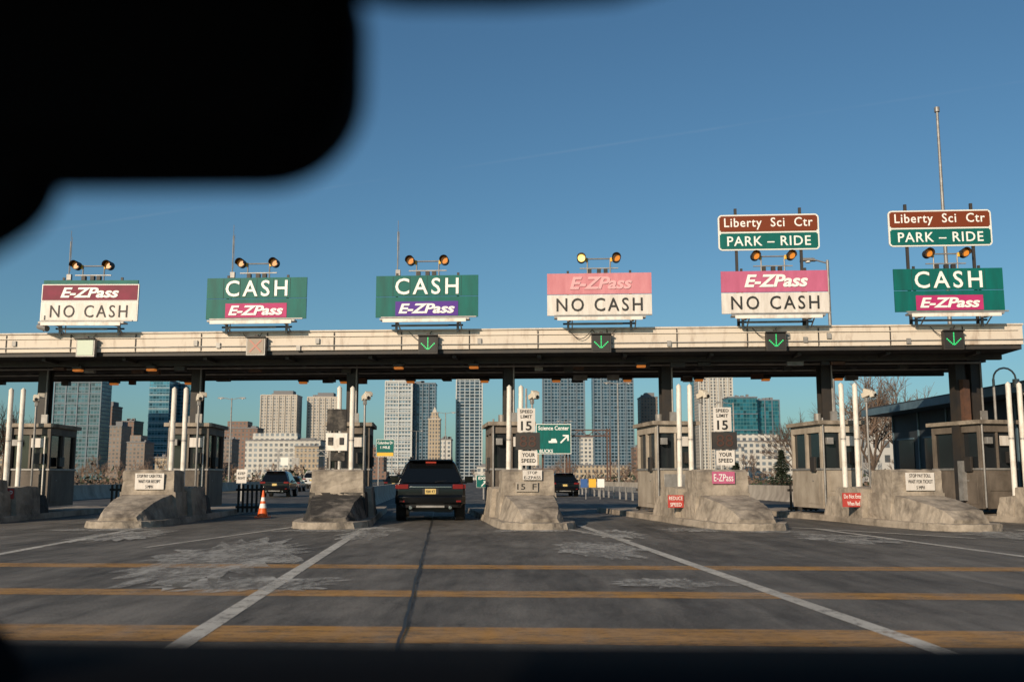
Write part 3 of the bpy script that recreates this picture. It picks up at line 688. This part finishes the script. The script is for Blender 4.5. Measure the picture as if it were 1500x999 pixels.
tower('tan_building',-5,16,20,840,'brown'); tower('white_office_block',75,12,40,900,'white'); tower('brick_apartment_building',285,26,30,800,'brick',crown='step'); tower('glass_tower',160,14,48,1100,'twin')
tower('white_low_building',420,60,26,600,'white'); tower('glass_tower',560,44,90,1000,'blue'); tower('glass_tower',-620,44,90,1000,'blue')
b=B(); MW=winmat('facade_panel_white',(.50,.49,.47),(.10,.11,.12),2.2,2.9,.5,.5,.1,.4); SL_=mat('slate_roof',(.07,.09,.10),.7)
b.box((0,6,6.6),(9.4,12,13.2),MW).box((0,6,14.1),(9.0,11.6,1.8),SL_,top=(.8,.85)).box((0,6,16.1),(5.2,7,2.2),SL_,top=(.25,.5)).box((0,6,13.25),(10,12.6,.3),FW)
for q in (-2.7,0,2.7): b.box((q,.3,14.1),(1.2,.9,1.4),FW).box((q,-.17,14.1),(.7,.02,.9),GLASSB).box((q,.3,15.05),(1.3,1.1,.5),SL_,top=(.1,1))
b.obj('mansard_roof_building',(75.5,200,0))

# ------------------------------------------------------------ trees
def branch(b,p,d,l,r,n,m,m2,sp=.55,kids=3):
    q=p+d*l
    b.cyl(p,q,r,m if n>2 else m2,r2=r*.62,n=5 if n>2 else 3,cap=False)
    if n==0: return
    for k_ in range(kids if n>1 else kids+1):
        dd=(d+Vector((random.gauss(0,sp),random.gauss(0,sp),random.gauss(.06,sp*.6)))).normalized()
        if dd.z<-.15: dd.z*=-.3; dd.normalize()
        branch(b,p+d*l*random.uniform(.55,1),dd,l*random.uniform(.62,.84),r*.58,n-1,m,m2,sp,kids)
    branch(b,q,(d+Vector((random.gauss(0,.2),random.gauss(0,.2),.1))).normalized(),l*.8,r*.62,n-1,m,m2,sp,kids)
def bare_tree(x,y,h,lev=5,r=.16,kids=3):
    b=B(); branch(b,Vector((0,0,0)),Vector((random.uniform(-.05,.05),0,1)).normalized(),h*.27,r,lev,BARK,BLIT,kids=kids)
    return b.obj('bare_tree',(x,y,0),random.uniform(0,6),fixn=False)
bare_tree(21.6,60,8.6,5); bare_tree(24.6,63,8.8,5); bare_tree(23.0,68,7.6,5,.12); bare_tree(20.4,72,6.4,5,.12)
bare_tree(-33.5,66,6.5,5,.14); bare_tree(-38,72,6.5,4)
b=B()
for q in range(190):
    Y=random.uniform(170,420); X=random.uniform(-.62,.62)*Y
    if -.12<X/Y+.09<.10 and Y<260: continue
    branch(b,Vector((X,Y,0)),Vector((random.uniform(-.1,.1),0,1)).normalized(),random.uniform(1.2,2.6),.14,3,BARK,BLIT,.6,3)
b.obj('distant_tree_line',fixn=False)
b=B()
for q in range(9000):
    Y=random.uniform(150,330); X=random.choice([random.uniform(-.6,-.17),random.uniform(.05,.6)])*Y
    z=abs(random.gauss(0,1.0))*(1+math.sin(X*.3)*.5); c=Vector((X,Y,z)); s=random.uniform(.15,.5)
    u=Vector((random.gauss(0,1),random.gauss(0,1),random.gauss(0,1))).normalized()*s; v=Vector((random.gauss(0,1),random.gauss(0,1),random.gauss(0,1))).normalized()*s
    b.quad([c-u,c-v,c+u,c+v],BLIT if q%3 else NEED)
b.obj('scrub',fixn=False)
def conifer(x,y,h,w):
    b=B(); b.cyl((0,0,0),(0,0,h*.9),.12,BARK,r2=.03,n=8)
    for q in range(2600):
        z=random.random()**1.3*h; rr=(1-z/h)*w*(.75+.35*math.sin(z*7+random.random())); a=random.uniform(0,6.283); rd=rr*random.random()**.45
        c=Vector((math.cos(a)*rd,math.sin(a)*rd,z+.15-rd*.2)); t=Vector((math.cos(a),math.sin(a),-.25))*random.uniform(.1,.28); s=Vector((-math.sin(a),math.cos(a),random.uniform(-.4,.4)))*.05
        b.quad([c-s,c+s,c+t+s*.4,c+t-s*.4],NEED)
    b.obj('conifer_tree',(x,y,0),fixn=False)
conifer(17.2,64,2.9,1.2); conifer(24.5,62,2.8,1.0); conifer(15.6,70,2.2,.9)

# ------------------------------------------------------------ car cabin around the camera
def rr_solid(w,h,r,t,m,name,loc,parent=None,roll=0):
    b=B(); e=.012
    rs_=[rrect(w-e,h-e,r-e/2,-t/2,n=10),rrect(w,h,r,-t/2+e*.6,n=10),rrect(w,h,r,t/2-e*.6,n=10),rrect(w-e,h-e,r-e/2,t/2,n=10)]
    b.loft(rs_,m,False,False); b.quad(rs_[0],m); b.quad(rs_[-1],m)
    o=b.obj(name,loc,0,parent=parent); o.rotation_euler=(0,roll,0); return o
mir=rr_solid(.275,.124,.048,.04,CABIN,'rear_view_mirror',(-.208,.45,1.4475),None,R(-.4))
rr_solid(.253,.104,.040,.012,CABIN,'glass',(0,-.020,0),mir)
B().cyl((0,.015,.03),(.03,.12,.12),.014,CABIN).obj('stem',parent=mir)
rr_solid(.110,.090,.038,.03,CABIN,'toll_transponder',(-.061,.0,-.058),mir,R(-32))
b=B()
def dr(x,zz): return [(x,.42,zz-.22),(x,.55,zz-.03),(x,.68,zz),(x,.95,zz-.02),(x,1.15,zz-.10),(x,1.15,zz-.4),(x,.6,zz-.5),(x,.42,zz-.4)]
b.loft([dr(-.8,1.13),dr(-.5,1.124),dr(-.345,1.121),dr(-.1,1.118),dr(.3,1.116),dr(.8,1.113)],CABIN)
b.loft([[(x,.60,1.10),(x,.62,z),(x,.70,z+.004),(x,.74,1.10)] for x,z in ((-.46,1.165),(-.40,1.165),(-.365,1.158),(-.345,1.145),(-.33,1.12))],CABIN)
b.obj('car_dashboard',bevel=.006)
b=B(); b.box((0,-.7,1.60),(1.3,2.2,.03),CABIN); b.box((0,.44,1.56),(1.3,.10,.06),CABIN)
def hr(x,z): return [(x,.40,1.56),(x,.40,z+.01),(x,.43,z),(x,.46,z+.01),(x,.46,1.56),(x,.43,1.57)]
b.loft([hr(-.16,1.485),hr(-.10,1.472),hr(-.05,1.4655),hr(.0,1.4655),hr(.05,1.469),hr(.12,1.490)],CABIN)
b.obj('car_roof_lining',bevel=.008)

# ------------------------------------------------------------ camera
cam=bpy.data.cameras.new('camera'); co=bpy.data.objects.new('camera',cam); scene.collection.objects.link(co)
cam.lens=35; cam.sensor_width=36; cam.clip_start=.02; cam.clip_end=20000
co.location=(0,0,1.25); co.rotation_euler=(R(90+7.83),0,0)
cam.dof.use_dof=True; cam.dof.focus_distance=30; cam.dof.aperture_fstop=2.2
scene.camera=co

# ------------------------------------------------------------ light
EL,AZ=20,210
sd=Vector((math.sin(R(AZ))*math.cos(R(EL)),math.cos(R(AZ))*math.cos(R(EL)),math.sin(R(EL))))
su=bpy.data.lights.new('sun','SUN'); su.energy=4.7; su.angle=R(.5); su.color=(1,.81,.60)
so=bpy.data.objects.new('sun',su); scene.collection.objects.link(so); so.rotation_euler=(-sd).to_track_quat('-Z','Y').to_euler()
w=bpy.data.worlds.new('World'); scene.world=w; w.use_nodes=True
N=w.node_tree.nodes; L=w.node_tree.links; bg=N['Background']
sk=N.new('ShaderNodeTexSky'); sk.sky_type='NISHITA'; sk.sun_disc=False; sk.sun_elevation=R(EL); sk.sun_rotation=R(AZ)
sk.air_density=1.0; sk.dust_density=1.0; sk.ozone_density=2.4
tn=N.new('ShaderNodeMix'); tn.data_type='RGBA'; tn.blend_type='MULTIPLY'; tn.inputs['Factor'].default_value=1; tn.inputs['B'].default_value=(.70,1.01,1.10,1)
L.new(sk.outputs[0],tn.inputs['A'])
a=Vector((-200,1412,431)).normalized(); c=Vector((750,1392,575)).normalized(); n_=a.cross(c).normalized()
tc=N.new('ShaderNodeTexCoord'); dp=N.new('ShaderNodeVectorMath'); dp.operation='DOT_PRODUCT'; dp.inputs[1].default_value=n_
L.new(tc.outputs['Generated'],dp.inputs[0])
mr=N.new('ShaderNodeMapRange'); mr.inputs['From Min'].default_value=0; mr.inputs['From Max'].default_value=.0018; mr.inputs['To Min'].default_value=1; mr.inputs['To Max'].default_value=0
L.new(math_(N,L,'ABSOLUTE',dp.outputs['Value']),mr.inputs['Value'])
no=N.new('ShaderNodeTexNoise'); no.inputs['Scale'].default_value=9; no.inputs['Detail'].default_value=6; L.new(tc.outputs['Generated'],no.inputs['Vector'])
nr=N.new('ShaderNodeMapRange'); nr.inputs['From Min'].default_value=.38; nr.inputs['From Max'].default_value=.6; L.new(no.outputs['Fac'],nr.inputs['Value'])
fa=math_(N,L,'MULTIPLY',math_(N,L,'MULTIPLY',mr.outputs['Result'],nr.outputs['Result']),.035)
cm=N.new('ShaderNodeMix'); cm.data_type='RGBA'; L.new(fa,cm.inputs['Factor']); L.new(tn.outputs['Result'],cm.inputs['A']); cm.inputs['B'].default_value=(9,9,9,1)
L.new(cm.outputs['Result'],bg.inputs['Color']); bg.inputs['Strength'].default_value=.078
